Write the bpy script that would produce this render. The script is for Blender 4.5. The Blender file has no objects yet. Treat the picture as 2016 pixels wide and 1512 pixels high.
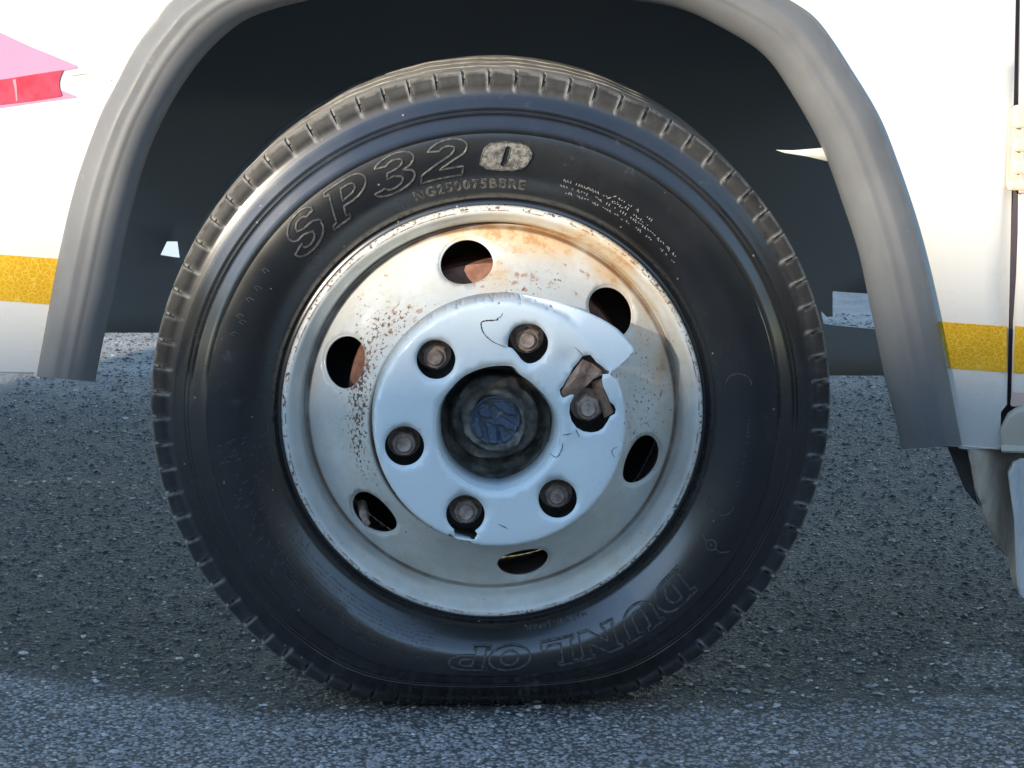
import bpy, bmesh, math, random
import numpy as np
from math import sin, cos, tan, pi, radians, sqrt, atan2, hypot, exp
from mathutils import Vector, Matrix
from mathutils.geometry import delaunay_2d_cdt
random.seed(7)
rng = np.random.default_rng(11)
SC = bpy.context.scene

# ---------------------------------------------------------------- camera, sky, sun, exposure
AX = 0.350                      # axle height
F = 5263.0                      # focal length in photo pixels (2016 wide)
CAM = Vector((-0.102, -2.912, AX + 0.675))
YAW, PITCH = radians(2.42), radians(12.35)
cd = bpy.data.cameras.new('camera'); cam = bpy.data.objects.new('camera', cd)
SC.collection.objects.link(cam); SC.camera = cam
cam.location = CAM; cam.rotation_euler = (pi/2 - PITCH, 0, -YAW)
cd.sensor_width = 36; cd.lens = F/2016*36; cd.clip_start = 0.05; cd.clip_end = 2000
fw = Vector((sin(YAW)*cos(PITCH), cos(YAW)*cos(PITCH), -sin(PITCH)))
rt = Vector((cos(YAW), -sin(YAW), 0)); up = rt.cross(fw)
def at(px, py, Y):
    """world point seen at photo pixel (px,py) on the vertical plane y = Y"""
    d = fw + rt*((px-1008)/F) - up*((py-756)/F)
    return CAM + d*((Y-CAM.y)/d.y)

SUN_EL, SUN_AZ = radians(16.5), radians(216)      # azimuth clockwise from +Y
world = bpy.data.worlds.new("World"); SC.world = world; world.use_nodes = True
wn = world.node_tree; bg = wn.nodes['Background']
sky = wn.nodes.new('ShaderNodeTexSky'); sky.sky_type = 'NISHITA'; sky.sun_disc = False
sky.sun_elevation = SUN_EL; sky.sun_rotation = SUN_AZ; sky.altitude = 50
sky.air_density = 1.0; sky.dust_density = 0.05; sky.ozone_density = 1.15
wn.links.new(sky.outputs[0], bg.inputs[0]); bg.inputs[1].default_value = 0.15
to_sun = Vector((sin(SUN_AZ)*cos(SUN_EL), cos(SUN_AZ)*cos(SUN_EL), sin(SUN_EL)))
sl = bpy.data.lights.new('sun', 'SUN'); sl.energy = 2.3; sl.angle = radians(0.7); sl.color = (1.0, 0.87, 0.69)
so = bpy.data.objects.new('sun', sl); SC.collection.objects.link(so)
so.rotation_euler = to_sun.to_track_quat('Z', 'Y').to_euler(); so.location = (-6, -9, 6)
SC.render.engine = 'CYCLES'
SC.view_settings.view_transform = 'Standard'; SC.view_settings.look = 'None'
SC.view_settings.gamma = 1; SC.view_settings.use_curve_mapping = False
SC.view_settings.exposure = 1.58

# ---------------------------------------------------------------- helpers
def ob(name, mesh, mat=None, parent=None, label=None, cat=None, group=None, kind=None, smooth=True):
    o = bpy.data.objects.new(name, mesh); SC.collection.objects.link(o)
    if mat and mesh: mesh.materials.append(mat)
    if parent: o.parent = parent
    if label: o['label'] = label
    if cat: o['category'] = cat
    if group: o['group'] = group
    if kind: o['kind'] = kind
    return o
def mk(name, vs, fs, mat=None, parent=None, smooth=True, **kw):
    me = bpy.data.meshes.new(name); me.from_pydata([tuple(v) for v in vs], [], [tuple(f) for f in fs]); me.update()
    bm = bmesh.new(); bm.from_mesh(me); bmesh.ops.recalc_face_normals(bm, faces=bm.faces[:]); bm.to_mesh(me); bm.free()
    if smooth:
        me.polygons.foreach_set('use_smooth', [True]*len(me.polygons))
    return ob(name, me, mat, parent, **kw)
def sharp(o, deg=35):
    me = o.data; me.set_sharp_from_angle(angle=radians(deg)); return o
def solid(o, th, off=0, rim=True):
    m = o.modifiers.new('thickness', 'SOLIDIFY'); m.thickness = th; m.offset = off; m.use_even_offset = False; m.use_rim = rim; return o
def bevel(o, w, seg=2):
    m = o.modifiers.new('bevel', 'BEVEL'); m.width = w; m.segments = seg; m.limit_method = 'ANGLE'; m.angle_limit = radians(40); return o
def box(name, c, s, mat, parent=None, rot=None, bev=0, **kw):
    vs = [Vector((x*s[0]/2, y*s[1]/2, z*s[2]/2)) for x in (-1,1) for y in (-1,1) for z in (-1,1)]
    if rot: M = Matrix.Rotation(rot, 3, 'Y'); vs = [M@v for v in vs]
    vs = [v+Vector(c) for v in vs]
    fs = [(0,1,3,2),(4,6,7,5),(0,4,5,1),(2,3,7,6),(0,2,6,4),(1,5,7,3)]
    o = mk(name, vs, fs, mat, parent, smooth=False, **kw)
    if bev: bevel(o, bev)
    return o
def inpoly(x, y, P):
    c = False; j = len(P)-1
    for i in range(len(P)):
        xi, yi = P[i]; xj, yj = P[j]
        if (yi > y) != (yj > y) and x < (xj-xi)*(y-yi)/(yj-yi)+xi: c = not c
        j = i
    return c
def fill(outer, holes=(), step=None, extra=(), mind=0):
    """triangulated planar region with holes; returns 2D verts and faces"""
    pts = []; edges = []
    for L in [outer]+list(holes):
        n0 = len(pts); pts += [Vector((p[0], p[1])) for p in L]
        edges += [(n0+i, n0+(i+1) % len(L)) for i in range(len(L))]
    LP = np.array([(p.x, p.y) for p in pts])
    no_ = len(outer)
    def far_(x, y):
        if not mind: return True
        d2 = (LP[:, 0]-x)**2+(LP[:, 1]-y)**2
        return float(d2[:no_].min()) > .0012**2 and (len(d2) == no_ or float(d2[no_:].min()) > mind*mind)
    def ok(x, y): return inpoly(x, y, outer) and not any(inpoly(x, y, h) for h in holes)
    if step:
        xs = [p[0] for p in outer]; ys = [p[1] for p in outer]
        y = min(ys)+step/2
        while y < max(ys):
            x = min(xs)+step/2
            while x < max(xs):
                if ok(x, y) and far_(x, y): pts.append(Vector((x, y)))
                x += step
            y += step
    for p in extra:
        if ok(*p) and far_(*p): pts.append(Vector(p))
    v, e, f, *_ = delaunay_2d_cdt(pts, edges, [], 0, 1e-7)
    fs = [t for t in f if ok(sum(v[i].x for i in t)/3, sum(v[i].y for i in t)/3)]
    return v, fs
def smooth_line(P, n=8, closed=False):
    out = []; N = len(P)
    for i in range(N if closed else N-1):
        if closed: a, b, c, d = P[i-1], P[i], P[(i+1) % N], P[(i+2) % N]
        else: a, b, c, d = P[max(i-1, 0)], P[i], P[i+1], P[min(i+2, N-1)]
        for k in range(n):
            t = k/n
            out.append(tuple(0.5*((2*b[j])+(-a[j]+c[j])*t+(2*a[j]-5*b[j]+4*c[j]-d[j])*t*t+(-a[j]+3*b[j]-3*c[j]+d[j])*t**3) for j in range(2)))
    if not closed: out.append(tuple(P[-1]))
    return out
def resample(P, n, closed=False):
    if closed: P = list(P)+[P[0]]
    L = [0]
    for a, b in zip(P, P[1:]): L.append(L[-1]+hypot(b[0]-a[0], b[1]-a[1]))
    out = []; k = 0; m = n if closed else n-1
    for i in range(n):
        s = L[-1]*i/m
        while k < len(L)-2 and L[k+1] < s: k += 1
        t = (s-L[k])/max(L[k+1]-L[k], 1e-9)
        out.append((P[k][0]+(P[k+1][0]-P[k][0])*t, P[k][1]+(P[k+1][1]-P[k][1])*t))
    return out
def revolve(prof, angs, closed_prof=False, fn=None):
    vs = []; fs = []; n = len(prof); m = len(angs)
    for a in angs:
        for i, (r, y) in enumerate(prof):
            v = (r*cos(a), y, r*sin(a)); vs.append(fn(v, i, a) if fn else v)
    for j in range(m):
        j2 = (j+1) % m
        for i in range(n-1+(1 if closed_prof else 0)):
            i2 = (i+1) % n; fs.append((j*n+i, j2*n+i, j2*n+i2, j*n+i2))
    return vs, fs
def ring(n): return [2*pi*i/n for i in range(n)]
def lerp(a, b, t): return a+(b-a)*t
def interp(x, T):
    if x <= T[0][0]: return T[0][1]
    for (a, ya), (b, yb) in zip(T, T[1:]):
        if x <= b: return lerp(ya, yb, (x-a)/(b-a))
    return T[-1][1]

# ---------------------------------------------------------------- node material kit
class NM:
    def __init__(s, name, rough=0.5, col=(.5,.5,.5), spec=0.5, metal=0, coat=0):
        s.m = bpy.data.materials.new(name); s.m.use_nodes = True; s.t = s.m.node_tree
        s.b = s.t.nodes['Principled BSDF']; s.b.inputs['Roughness'].default_value = rough
        s.b.inputs['Base Color'].default_value = (*col, 1); s.b.inputs['Specular IOR Level'].default_value = spec
        s.b.inputs['Metallic'].default_value = metal; s.b.inputs['Coat Weight'].default_value = coat
        s.b.inputs['Coat Roughness'].default_value = 0.08
    def n(s, t): return s.t.nodes.new(t)
    def put(s, sock, v):
        if isinstance(v, (int, float)): sock.default_value = v
        elif isinstance(v, tuple): sock.default_value = (*v, 1) if len(v) == 3 and sock.type == 'RGBA' else v
        else: s.t.links.new(v, sock)
    def coord(s, k='Object', obj=None):
        if not hasattr(s, '_c'): s._c = s.n('ShaderNodeTexCoord')
        return s._c.outputs[k]
    def xyz(s, v=None):
        q = s.n('ShaderNodeSeparateXYZ'); s.t.links.new(v or s.coord(), q.inputs[0]); return q.outputs
    def M(s, op, a, b=0.0, c=0.0):
        q = s.n('ShaderNodeMath'); q.operation = op; s.put(q.inputs[0], a); s.put(q.inputs[1], b); s.put(q.inputs[2], c); return q.outputs[0]
    def noise(s, scale, det=4, rough=.55, v=None, dist=0):
        q = s.n('ShaderNodeTexNoise'); q.inputs['Scale'].default_value = scale; q.inputs['Detail'].default_value = det
        q.inputs['Roughness'].default_value = rough; q.inputs['Distortion'].default_value = dist
        s.t.links.new(v or s.coord(), q.inputs['Vector']); return q.outputs['Fac']
    def vor(s, scale, out='Distance', feat='F1', v=None):
        q = s.n('ShaderNodeTexVoronoi'); q.feature = feat; q.inputs['Scale'].default_value = scale
        s.t.links.new(v or s.coord(), q.inputs['Vector']); return q.outputs[out]
    def map(s, x, a, b, c=0.0, d=1.0, smooth=True):
        q = s.n('ShaderNodeMapRange'); q.interpolation_type = 'SMOOTHSTEP' if smooth else 'LINEAR'
        s.put(q.inputs[0], x)
        for i, k in enumerate((a, b, c, d)): q.inputs[i+1].default_value = k
        return q.outputs[0]
    def mix(s, f, a, b):
        q = s.n('ShaderNodeMix'); q.data_type = 'RGBA'; s.put(q.inputs[0], f); s.put(q.inputs[6], a); s.put(q.inputs[7], b); return q.outputs[2]
    def ramp(s, f, stops):
        q = s.n('ShaderNodeValToRGB'); s.put(q.inputs[0], f); e = q.color_ramp.elements
        while len(e) < len(stops): e.new(0.5)
        for k, (p, c) in zip(e, stops): k.position = p; k.color = (*c, 1)
        return q.outputs[0]
    def scale(s, v, sc):
        q = s.n('ShaderNodeMapping'); q.inputs['Scale'].default_value = sc; s.t.links.new(v, q.inputs[0]); return q.outputs[0]
    def bump(s, h, strength=0.4, dist=0.001, nrm=None):
        q = s.n('ShaderNodeBump'); q.inputs['Strength'].default_value = strength; q.inputs['Distance'].default_value = dist
        s.put(q.inputs['Height'], h)
        if nrm: s.t.links.new(nrm, q.inputs['Normal'])
        s.t.links.new(q.outputs[0], s.b.inputs['Normal']); return q.outputs[0]
    def col(s, v): s.put(s.b.inputs['Base Color'], v)
    def rgh(s, v): s.put(s.b.inputs['Roughness'], v)
    def gauss(s, x, z, cx, cz, sx, sz=None):
        """soft blob in the wheel's own plane"""
        sz = sz or sx
        a = s.M('DIVIDE', s.M('SUBTRACT', x, cx), sx); b = s.M('DIVIDE', s.M('SUBTRACT', z, cz), sz)
        d = s.M('ADD', s.M('MULTIPLY', a, a), s.M('MULTIPLY', b, b))
        return s.M('POWER', 2.718, s.M('MULTIPLY', d, -0.7))

def m_plain(name, c, rough=.6, var=.15, sc=20, **k):
    m = NM(name, rough, c, **k); f = m.noise(sc)
    m.col(m.mix(f, tuple(x*(1-var) for x in c), tuple(min(1, x*(1+var)) for x in c))); return m

# white body paint: faint dirt film, dust specks
bp = NM('white_body_paint', .28, spec=.5, coat=.5); bp.b.inputs['Coat Roughness'].default_value = .12
d1 = bp.noise(2.2, 5); d2 = bp.noise(14, 6, .7); sp = bp.vor(60)
dirt = bp.M('MULTIPLY', bp.map(d1, .42, .9), bp.map(d2, .35, .8))
cc = bp.mix(dirt, (.72,.705,.655), (.57,.54,.475))
stk = bp.noise(6, 4, v=bp.scale(bp.coord(), (8, 1, .6)))
cc = bp.mix(bp.map(stk, .55, .85, 0, .22), cc, (.60,.56,.48))
cc = bp.mix(bp.map(sp, .045, .03), cc, (.45,.42,.38)); bp.col(cc)
bp.rgh(bp.map(d2, .3, .8, .2, .42)); bp.bump(bp.noise(3.5, 2), .12, .002)
M_body = bp.m

# weathered flare rubber
fl = NM('weathered_flare_rubber', .5, spec=.45)
a = fl.noise(5, 5, .6); b_ = fl.noise(34, 5, .7); g = fl.noise(8, 5, .7, v=fl.scale(fl.coord(), (3, 3, .7)))
X = fl.xyz()
c = fl.mix(fl.map(a, .3, .7), (.135,.138,.14), (.19,.19,.188))
c = fl.mix(fl.map(g, .5, .85, 0, .3), c, (.28,.275,.26))
c = fl.mix(fl.map(b_, .62, .72, 0, .4), c, (.33,.325,.31))
fl.col(c); fl.rgh(fl.map(b_, .3, .8, .42, .66)); fl.bump(fl.noise(180, 4, .7), .25, .0006)
M_flare = fl.m

# tyre rubber: object space, r and width position drive dust on tread
ty = NM('tyre_rubber', .42, spec=.5, coat=.65); ty.b.inputs['Coat Roughness'].default_value = .21; ty.b.inputs['Coat IOR'].default_value = 1.85
X = ty.xyz(); r = ty.M('SQRT', ty.M('ADD', ty.M('MULTIPLY', X[0], X[0]), ty.M('MULTIPLY', X[2], X[2])))
n1 = ty.noise(9, 5, .65); n2 = ty.noise(60, 5, .7); n3 = ty.noise(420, 3, .6)
c = ty.mix(ty.map(n1, .35, .7), (.007,.007,.007), (.013,.013,.0125))
c = ty.mix(ty.M('MULTIPLY', ty.map(n2, .58, .74), ty.map(n1, .46, .64, 0, .5)), c, (.075,.073,.07))
dotm = ty.vor(38); c = ty.mix(ty.map(dotm, .055, .035, 0, .7), c, (.30,.29,.27))
dus = ty.M('MULTIPLY', ty.map(X[1], .0215, .0265), ty.map(r, .362, .373))
c = ty.mix(ty.M('MULTIPLY', dus, ty.map(n2, .2, .6, .35, 1)), c, ty.mix(ty.map(ty.noise(25, 5, .75, v=ty.scale(ty.coord(), (1, 2, 1))), .35, .65), (.25,.245,.23), (.40,.39,.365)))
lug = ty.M('MULTIPLY', ty.map(r, .358, .362), ty.M('SUBTRACT', 1, dus))
c = ty.mix(ty.M('MULTIPLY', lug, ty.map(n2, .3, .75, .1, .75)), c, (.042,.042,.041))
ed = ty.n('ShaderNodeAttribute'); ed.attribute_name = 'lit_edge_dust'
c = ty.mix(ty.M('MULTIPLY', ed.outputs['Fac'], ty.map(n2, .35, .6, .15, .85)), c, (.29,.285,.27))
ty.col(c)
rr = ty.map(n1, .3, .75, .20, .32); rr = ty.M('ADD', rr, ty.M('MULTIPLY', ty.map(r, .356, .361), .38))
ty.rgh(ty.M('ADD', rr, ty.M('MULTIPLY', dus, .3))); ty.put(ty.b.inputs['Coat Weight'], ty.M('MULTIPLY', ty.map(r, .366, .358), .65))
ty.bump(ty.M('ADD', ty.M('MULTIPLY', n2, .6), ty.M('MULTIPLY', n3, .4)), .16, .0007)
M_tyre = ty.m
lt = NM('raised_rubber', .38, spec=.55); n = lt.noise(260, 4, .7)
lt.col(lt.mix(lt.map(n, .4, .65), (.03,.03,.03), (.13,.128,.12))); lt.bump(n, .5, .0008); M_letter = lt.m
bd = NM('scuffed_badge_rubber', .6, spec=.5); n = bd.noise(190, 5, .75)
bd.col(bd.mix(bd.map(n, .38, .6), (.04,.04,.038), (.20,.19,.17))); bd.bump(n, .9, .0015); M_badge = bd.m
M_glint = m_plain('glint_raised_text', (.34,.33,.31), .4, .3, 200).m  # pale tone painted in for glints on the raised text

RUST_D, RUST_O, RUST_P = (.10,.045,.028), (.50,.27,.12), (.66,.46,.24)
def wheel_paint(name, base=(.66,.66,.61), lip=False):
    m = NM(name, .42, spec=.5, coat=.15); X = m.xyz()
    r = m.M('SQRT', m.M('ADD', m.M('MULTIPLY', X[0], X[0]), m.M('MULTIPLY', X[2], X[2])))
    n1 = m.noise(14, 6, .62); n2 = m.noise(75, 6, .68); n3 = m.noise(230, 5, .7)
    c = m.mix(m.map(n1, .3, .75), base, tuple(k*.80 for k in base))
    c = m.mix(m.map(n2, .48, .75, 0, .4), c, (.50,.45,.36))
    c = m.mix(m.map(m.noise(24, 5, .7, v=m.scale(m.coord(), (1, 1, .35))), .5, .72, 0, .35), c, (.56,.46,.32))
    # orange staining at the top and the upper right
    B = m.M('ADD', m.gauss(X[0], X[2], .045, .200, .075, .022), m.gauss(X[0], X[2], .150, .135, .050, .055))
    B = m.M('ADD', B, m.M('MULTIPLY', m.gauss(X[0], X[2], .195, .02, .018, .09), .7))
    B = m.M('ADD', B, m.M('MULTIPLY', m.gauss(X[0], X[2], .004, .155, .022, .022), .7))
    B = m.M('ADD', B, m.M('MULTIPLY', m.gauss(X[0], X[2], -.03, .198, .09, .01), .6))
    B = m.M('ADD', B, m.M('MULTIPLY', m.gauss(X[0], X[2], .12, -.16, .05, .03), .22))
    B = m.M('ADD', B, m.M('MULTIPLY', m.gauss(X[0], X[2], -.13, -.15, .03, .03), .25))
    s1 = m.M('MULTIPLY', B, m.map(n1, .30, .65, .15, 1.1))
    c = m.mix(m.map(s1, .10, 1.0, 0, .75), c, RUST_P)
    c = m.mix(m.map(m.M('MULTIPLY', s1, m.map(n2, .35, .65, .3, 1.3)), .55, 1.25, 0, .8), c, RUST_O)
    # groove seam
    sm = m.M('SUBTRACT', 1, m.map(m.M('ABSOLUTE', m.M('SUBTRACT', r, .2085)), .0008, .0038))
    c = m.mix(m.M('MULTIPLY', sm, m.map(n1, .3, .6, .45, .95)), c, (.17,.095,.055))
    D2 = m.M('ADD', m.gauss(X[0], X[2], .05, .158, .06, .014), m.M('MULTIPLY', m.gauss(X[0], X[2], -.09, .132, .03, .02), .8)); D2 = m.M('ADD', D2, m.M('MULTIPLY', m.gauss(X[0], X[2], .17, .06, .03, .05), .6))
    bl = m.map(m.M('SUBTRACT', m.noise(62, 4, .6), m.M('SUBTRACT', .70, m.M('MULTIPLY', D2, .16))), 0, .05)
    c = m.mix(m.M('MULTIPLY', bl, .8), c, (.42,.24,.15))
    # chips: dense by the cover's left edge and above it, sparse elsewhere
    D = m.M('ADD', m.M('MULTIPLY', m.gauss(X[0], X[2], -.145, .055, .025, .06), .6), m.M('MULTIPLY', m.gauss(X[0], X[2], -.152, -.02, .02, .07), .55))
    D = m.M('ADD', D, m.M('MULTIPLY', m.gauss(X[0], X[2], -.115, .112, .03, .03), .6))
    D = m.M('ADD', D, m.M('MULTIPLY', m.gauss(X[0], X[2], .04, .152, .055, .012), .75))
    D = m.M('ADD', D, m.M('MULTIPLY', m.gauss(X[0], X[2], .165, .00, .03, .11), .75))
    D = m.M('ADD', D, m.M('MULTIPLY', m.gauss(X[0], X[2], -.10, -.125, .03, .03), .5))
    q_ = m.M('DIVIDE', m.M('SUBTRACT', r, .1535), .010); arc = m.M('MULTIPLY', m.M('POWER', 2.718, m.M('MULTIPLY', m.M('MULTIPLY', q_, q_), -.7)), m.map(X[0], -.055, -.10))
    D = m.M('ADD', D, m.M('MULTIPLY', arc, m.map(X[2], -.12, -.06, 0, .40)))
    if lip: c = m.mix(m.M('MULTIPLY', m.M('SUBTRACT', 1, m.map(m.M('ABSOLUTE', m.M('SUBTRACT', r, .2318)), .0003, .0011)), m.map(n2, .42, .58, 0, .8)), c, (.09,.07,.06))
    if lip: D = m.M('ADD', D, m.M('MULTIPLY', m.map(r, .2290, .2340), .85)); D = m.M('ADD', D, .34)
    else: D = m.M('ADD', D, .30)
    k = m.M('ADD', m.M('MULTIPLY', m.noise(240, 4, .65), .6), m.M('MULTIPLY', n3, .4))
    thr = m.M('SUBTRACT', .70, m.M('MULTIPLY', D, .125))
    ch = m.map(m.M('SUBTRACT', k, thr), 0, .018)
    c = m.mix(m.map(m.M('SUBTRACT', k, thr), -.035, .0, 0, .45), c, (.55,.36,.20))
    c = m.mix(ch, c, m.mix(m.map(n1, .4, .6), (.05,.035,.03), (.20,.10,.06)))
    c = m.mix(m.map(r, .1415, .1365), c, m.mix(m.map(n2, .3, .7), (.016,.015,.014), (.05,.038,.03)))  # dark grime behind the cover, doubling as painted contact shade
    m.col(c); m.rgh(m.M('ADD', m.map(n2, .3, .8, .32, .55), m.M('MULTIPLY', ch, .3)))
    h = m.M('SUBTRACT', m.M('MULTIPLY', n2, .5), m.M('MULTIPLY', ch, .8)); m.bump(h, .35, .0008)
    return m.m
M_disc = wheel_paint('rust_stained_wheel_paint'); M_rim = wheel_paint('chipped_rim_paint', (.72,.72,.665), True)
cv = NM('cover_white_plastic', .33, spec=.5, coat=.2); n1 = cv.noise(9, 5, .6); n2 = cv.noise(90, 5, .7); X = cv.xyz()
c = cv.mix(cv.map(n1, .35, .75), (.72,.79,.80), (.67,.73,.745)); c = cv.mix(cv.map(n2, .62, .78, 0, .45), c, (.50,.47,.42))
scr = cv.noise(55, 3, .6, v=cv.scale(cv.coord(), (1, 1, 9))); c = cv.mix(cv.map(scr, .70, .76, 0, .4), c, (.82,.83,.83))
cv.col(c); cv.rgh(cv.map(n2, .3, .8, .26, .45)); cv.bump(cv.noise(16, 3), .15, .002); M_cover = cv.m
def rusty(name, a, b_, c3, sc=60, rough=.8):
    m = NM(name, rough, spec=.3); n = m.noise(sc, 6, .7); q = m.noise(sc*.25, 4)
    m.col(m.mix(m.map(q, .35, .65), m.mix(m.map(n, .35, .65), a, b_), m.mix(m.map(n, .4, .6), b_, c3))); m.bump(n, .6, .0012); return m.m
M_drum = rusty('rusted_drum', (.20,.095,.065), (.33,.16,.11), (.42,.23,.16))
M_nut = rusty('greasy_rusty_steel', (.22,.16,.13), (.42,.32,.26), (.56,.44,.36), 120, .55)
M_torn = rusty('torn_rusty_edge', (.20,.12,.09), (.38,.25,.18), (.46,.32,.24), 90, .6)
M_grease = rusty('hub_grease', (.035,.036,.036), (.10,.095,.083), (.24,.22,.185), 45, .45)
M_hubcap = m_plain('blue_grey_cap', (.075,.10,.145), .42, .35, 60, spec=.5).m
M_liner = m_plain('dusty_liner', (.27,.285,.30), .8, .12, 5).m
M_chassis = m_plain('chassis_black', (.042,.045,.048), .7, .2, 20).m
M_dark = m_plain('seam_dark', (.05,.04,.055), .7, .2, 20).m
M_beige = m_plain('beige_trim', (.50,.46,.38), .5, .1, 12).m
M_hinge = m_plain('hinge_cream_paint', (.72,.62,.45), .42, .15, 60).m
M_edge = m_plain('door_edge_paint', (.62,.47,.40), .5, .12, 50).m
M_alu = m_plain('sill_metal', (.68,.66,.58), .35, .1, 40).m
M_mauve = m_plain('mauve_decal', (.50,.29,.43), .35, .07, 30, coat=.3).m
rd = NM('red_reflective_sheet', .32, coat=.4); n = rd.noise(50, 4); v = rd.vor(110)
c = rd.mix(rd.map(n, .35, .65), (.74,.045,.075), (.80,.075,.12)); c = rd.mix(rd.map(v, .10, .05, 0, .5), c, (.55,.04,.07))
X = rd.xyz(); rd.col(c); rd.bump(v, .3, .0006); M_red = rd.m
M_redpale = m_plain('scraped_red', (.85,.28,.33), .5, .1, 90).m
yl = NM('yellow_reflective_tape', .33, coat=.4)
v = yl.vor(175, 'Distance', 'DISTANCE_TO_EDGE'); n = yl.noise(20, 4); v2 = yl.vor(130)
c = yl.mix(yl.map(n, .3, .7), (.62,.34,.008), (.72,.41,.014)); c = yl.mix(yl.map(v, .08, .02, 0, .38), c, (.92,.74,.16))
c = yl.mix(yl.map(v2, .12, .06, 0, .6), c, (.55,.33,.02)); yl.col(c); yl.bump(v, .4, .0005); M_yellow = yl.m
fp = NM('dirty_flap', .7); n = fp.noise(7, 6, .7, v=fp.scale(fp.coord(), (3, 1, .5))); n2 = fp.noise(40, 5)
c = fp.mix(fp.map(n, .35, .65), (.20,.17,.13), (.46,.39,.30)); fp.col(fp.mix(fp.map(n2, .55, .75, 0, .4), c, (.42,.39,.33))); fp.bump(n2, .5, .002); M_flap = fp.m
fe = NM('flap_pale_edge', .55); n = fe.noise(12, 6, .7, v=fe.scale(fe.coord(), (3, 1, .4)))
fe.col(fe.mix(fe.map(n, .35, .65), (.38,.40,.42), (.60,.60,.58))); fe.bump(n, .4, .003); M_flapedge = fe.m

# asphalt
asph = NM('asphalt', .75, spec=.4); P = asph.coord('Object'); X = asph.xyz(P)
v1 = asph.vor(185, 'Color', v=P); vd = asph.vor(185, 'Distance', v=P); vs_ = asph.vor(420, 'Distance', v=P)
sp = asph.n('ShaderNodeSeparateColor'); asph.t.links.new(v1, sp.inputs[0])
big = asph.noise(1.6, 5, .6, v=P); mid = asph.noise(9, 5, .65, v=P); fine = asph.noise(320, 4, .7, v=P)
c = asph.ramp(sp.outputs[0], [(0, (.038,.035,.031)), (.55, (.068,.063,.057)), (.86, (.14,.131,.12)), (1, (.36,.345,.32))])
c = asph.mix(asph.map(vd, .25, .55), c, (.028,.029,.030))
c = asph.mix(asph.map(big, .4, .7, 0, .35), c, (.085,.082,.075))
# open skylight outside the bus's shade, painted as a paler strip with uneven edge
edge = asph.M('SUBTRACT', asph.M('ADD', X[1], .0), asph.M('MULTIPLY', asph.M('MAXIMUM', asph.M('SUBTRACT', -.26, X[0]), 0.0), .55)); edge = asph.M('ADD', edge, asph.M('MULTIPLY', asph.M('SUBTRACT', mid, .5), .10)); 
skylit = asph.map(edge, .045, -.045); pale = asph.ramp(sp.outputs[0], [(0, (.20,.20,.20)), (.5, (.35,.35,.35)), (.85, (.50,.495,.49)), (1, (.68,.675,.66))])
c = asph.mix(asph.M('MULTIPLY', asph.M('MULTIPLY', skylit, asph.M('MULTIPLY', asph.map(X[0], -.25, .5, 1.1, .42), asph.map(big, .3, .65, .55, 1.1))), asph.map(vd, .62, .30, .15, .95)), c, pale)
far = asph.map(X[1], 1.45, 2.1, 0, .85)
c = asph.mix(asph.M('MULTIPLY', far, asph.map(mid, .3, .7, .5, 1)), c, (.46,.44,.41))  # ground beyond the bus painted paler to stand for sunlight on it
# worn road paint remnants at the right
W = asph.M('MULTIPLY', asph.gauss(X[0], X[1], .60, .14, .045, .06), 1.3); W = asph.M('ADD', W, asph.gauss(X[0], X[1], .56, .02, .08, .02))
W = asph.map(asph.M('MULTIPLY', W, asph.map(asph.noise(45, 6, .8, v=P), .40, .60, .1, 1.6)), .38, .70)
c = asph.mix(asph.M('MULTIPLY', W, asph.map(vd, .55, .25, .2, .8)), c, asph.mix(.45, pale, (.42,.42,.40)))
# crack
ck = asph.noise(18, 5, .7, v=P); cx = asph.M('ADD', X[0], asph.M('MULTIPLY', asph.M('SUBTRACT', ck, .5), .06))
cr = asph.M('MULTIPLY', asph.map(asph.M('ABSOLUTE', asph.M('ADD', cx, .325)), .0035, .0008), asph.map(asph.M('ABSOLUTE', asph.M('SUBTRACT', X[1], .30)), .20, .12))
c = asph.mix(cr, c, (.010,.010,.011))
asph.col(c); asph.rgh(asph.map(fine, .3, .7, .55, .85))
h = asph.M('ADD', asph.M('MULTIPLY', vd, -.8), asph.M('MULTIPLY', fine, .35)); h = asph.M('SUBTRACT', h, cr)
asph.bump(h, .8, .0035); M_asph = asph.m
st = NM('aggregate_chips', .6, spec=.45); gi = st.n('ShaderNodeNewGeometry')
c = st.ramp(gi.outputs['Random Per Island'], [(0, (.040,.037,.034)), (.42, (.075,.070,.064)), (.74, (.15,.142,.132)), (.92, (.36,.345,.325)), (1, (.70,.69,.66))])
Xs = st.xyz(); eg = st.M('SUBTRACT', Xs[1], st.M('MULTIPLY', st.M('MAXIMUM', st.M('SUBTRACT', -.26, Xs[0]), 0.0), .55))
c = st.mix(st.map(eg, .05, -.04, 0, .55), c, (.42,.425,.43))  # the painted skylight strip carried onto the chips
st.col(st.mix(st.map(st.noise(300), .4, .7, 0, .3), c, (.05,.05,.05))); M_chip = st.m
M_bright_strip = m_plain('bright_strip_white', (.72,.72,.70), .7, .08, 30).m
M_blocker_wall = m_plain('blocker_wall', (.26,.235,.21), .85, .12, 2).m
M_blocker_roof = m_plain('blocker_roof', (.22,.20,.19), .6, .15, 4).m
M_glass = m_plain('window_glass', (.04,.05,.06), .1, .1, 2).m

# ---------------------------------------------------------------- ground
gs = 260
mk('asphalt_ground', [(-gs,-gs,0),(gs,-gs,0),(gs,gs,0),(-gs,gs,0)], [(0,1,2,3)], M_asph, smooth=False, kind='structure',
   label='coarse grey asphalt parking ground')
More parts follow.
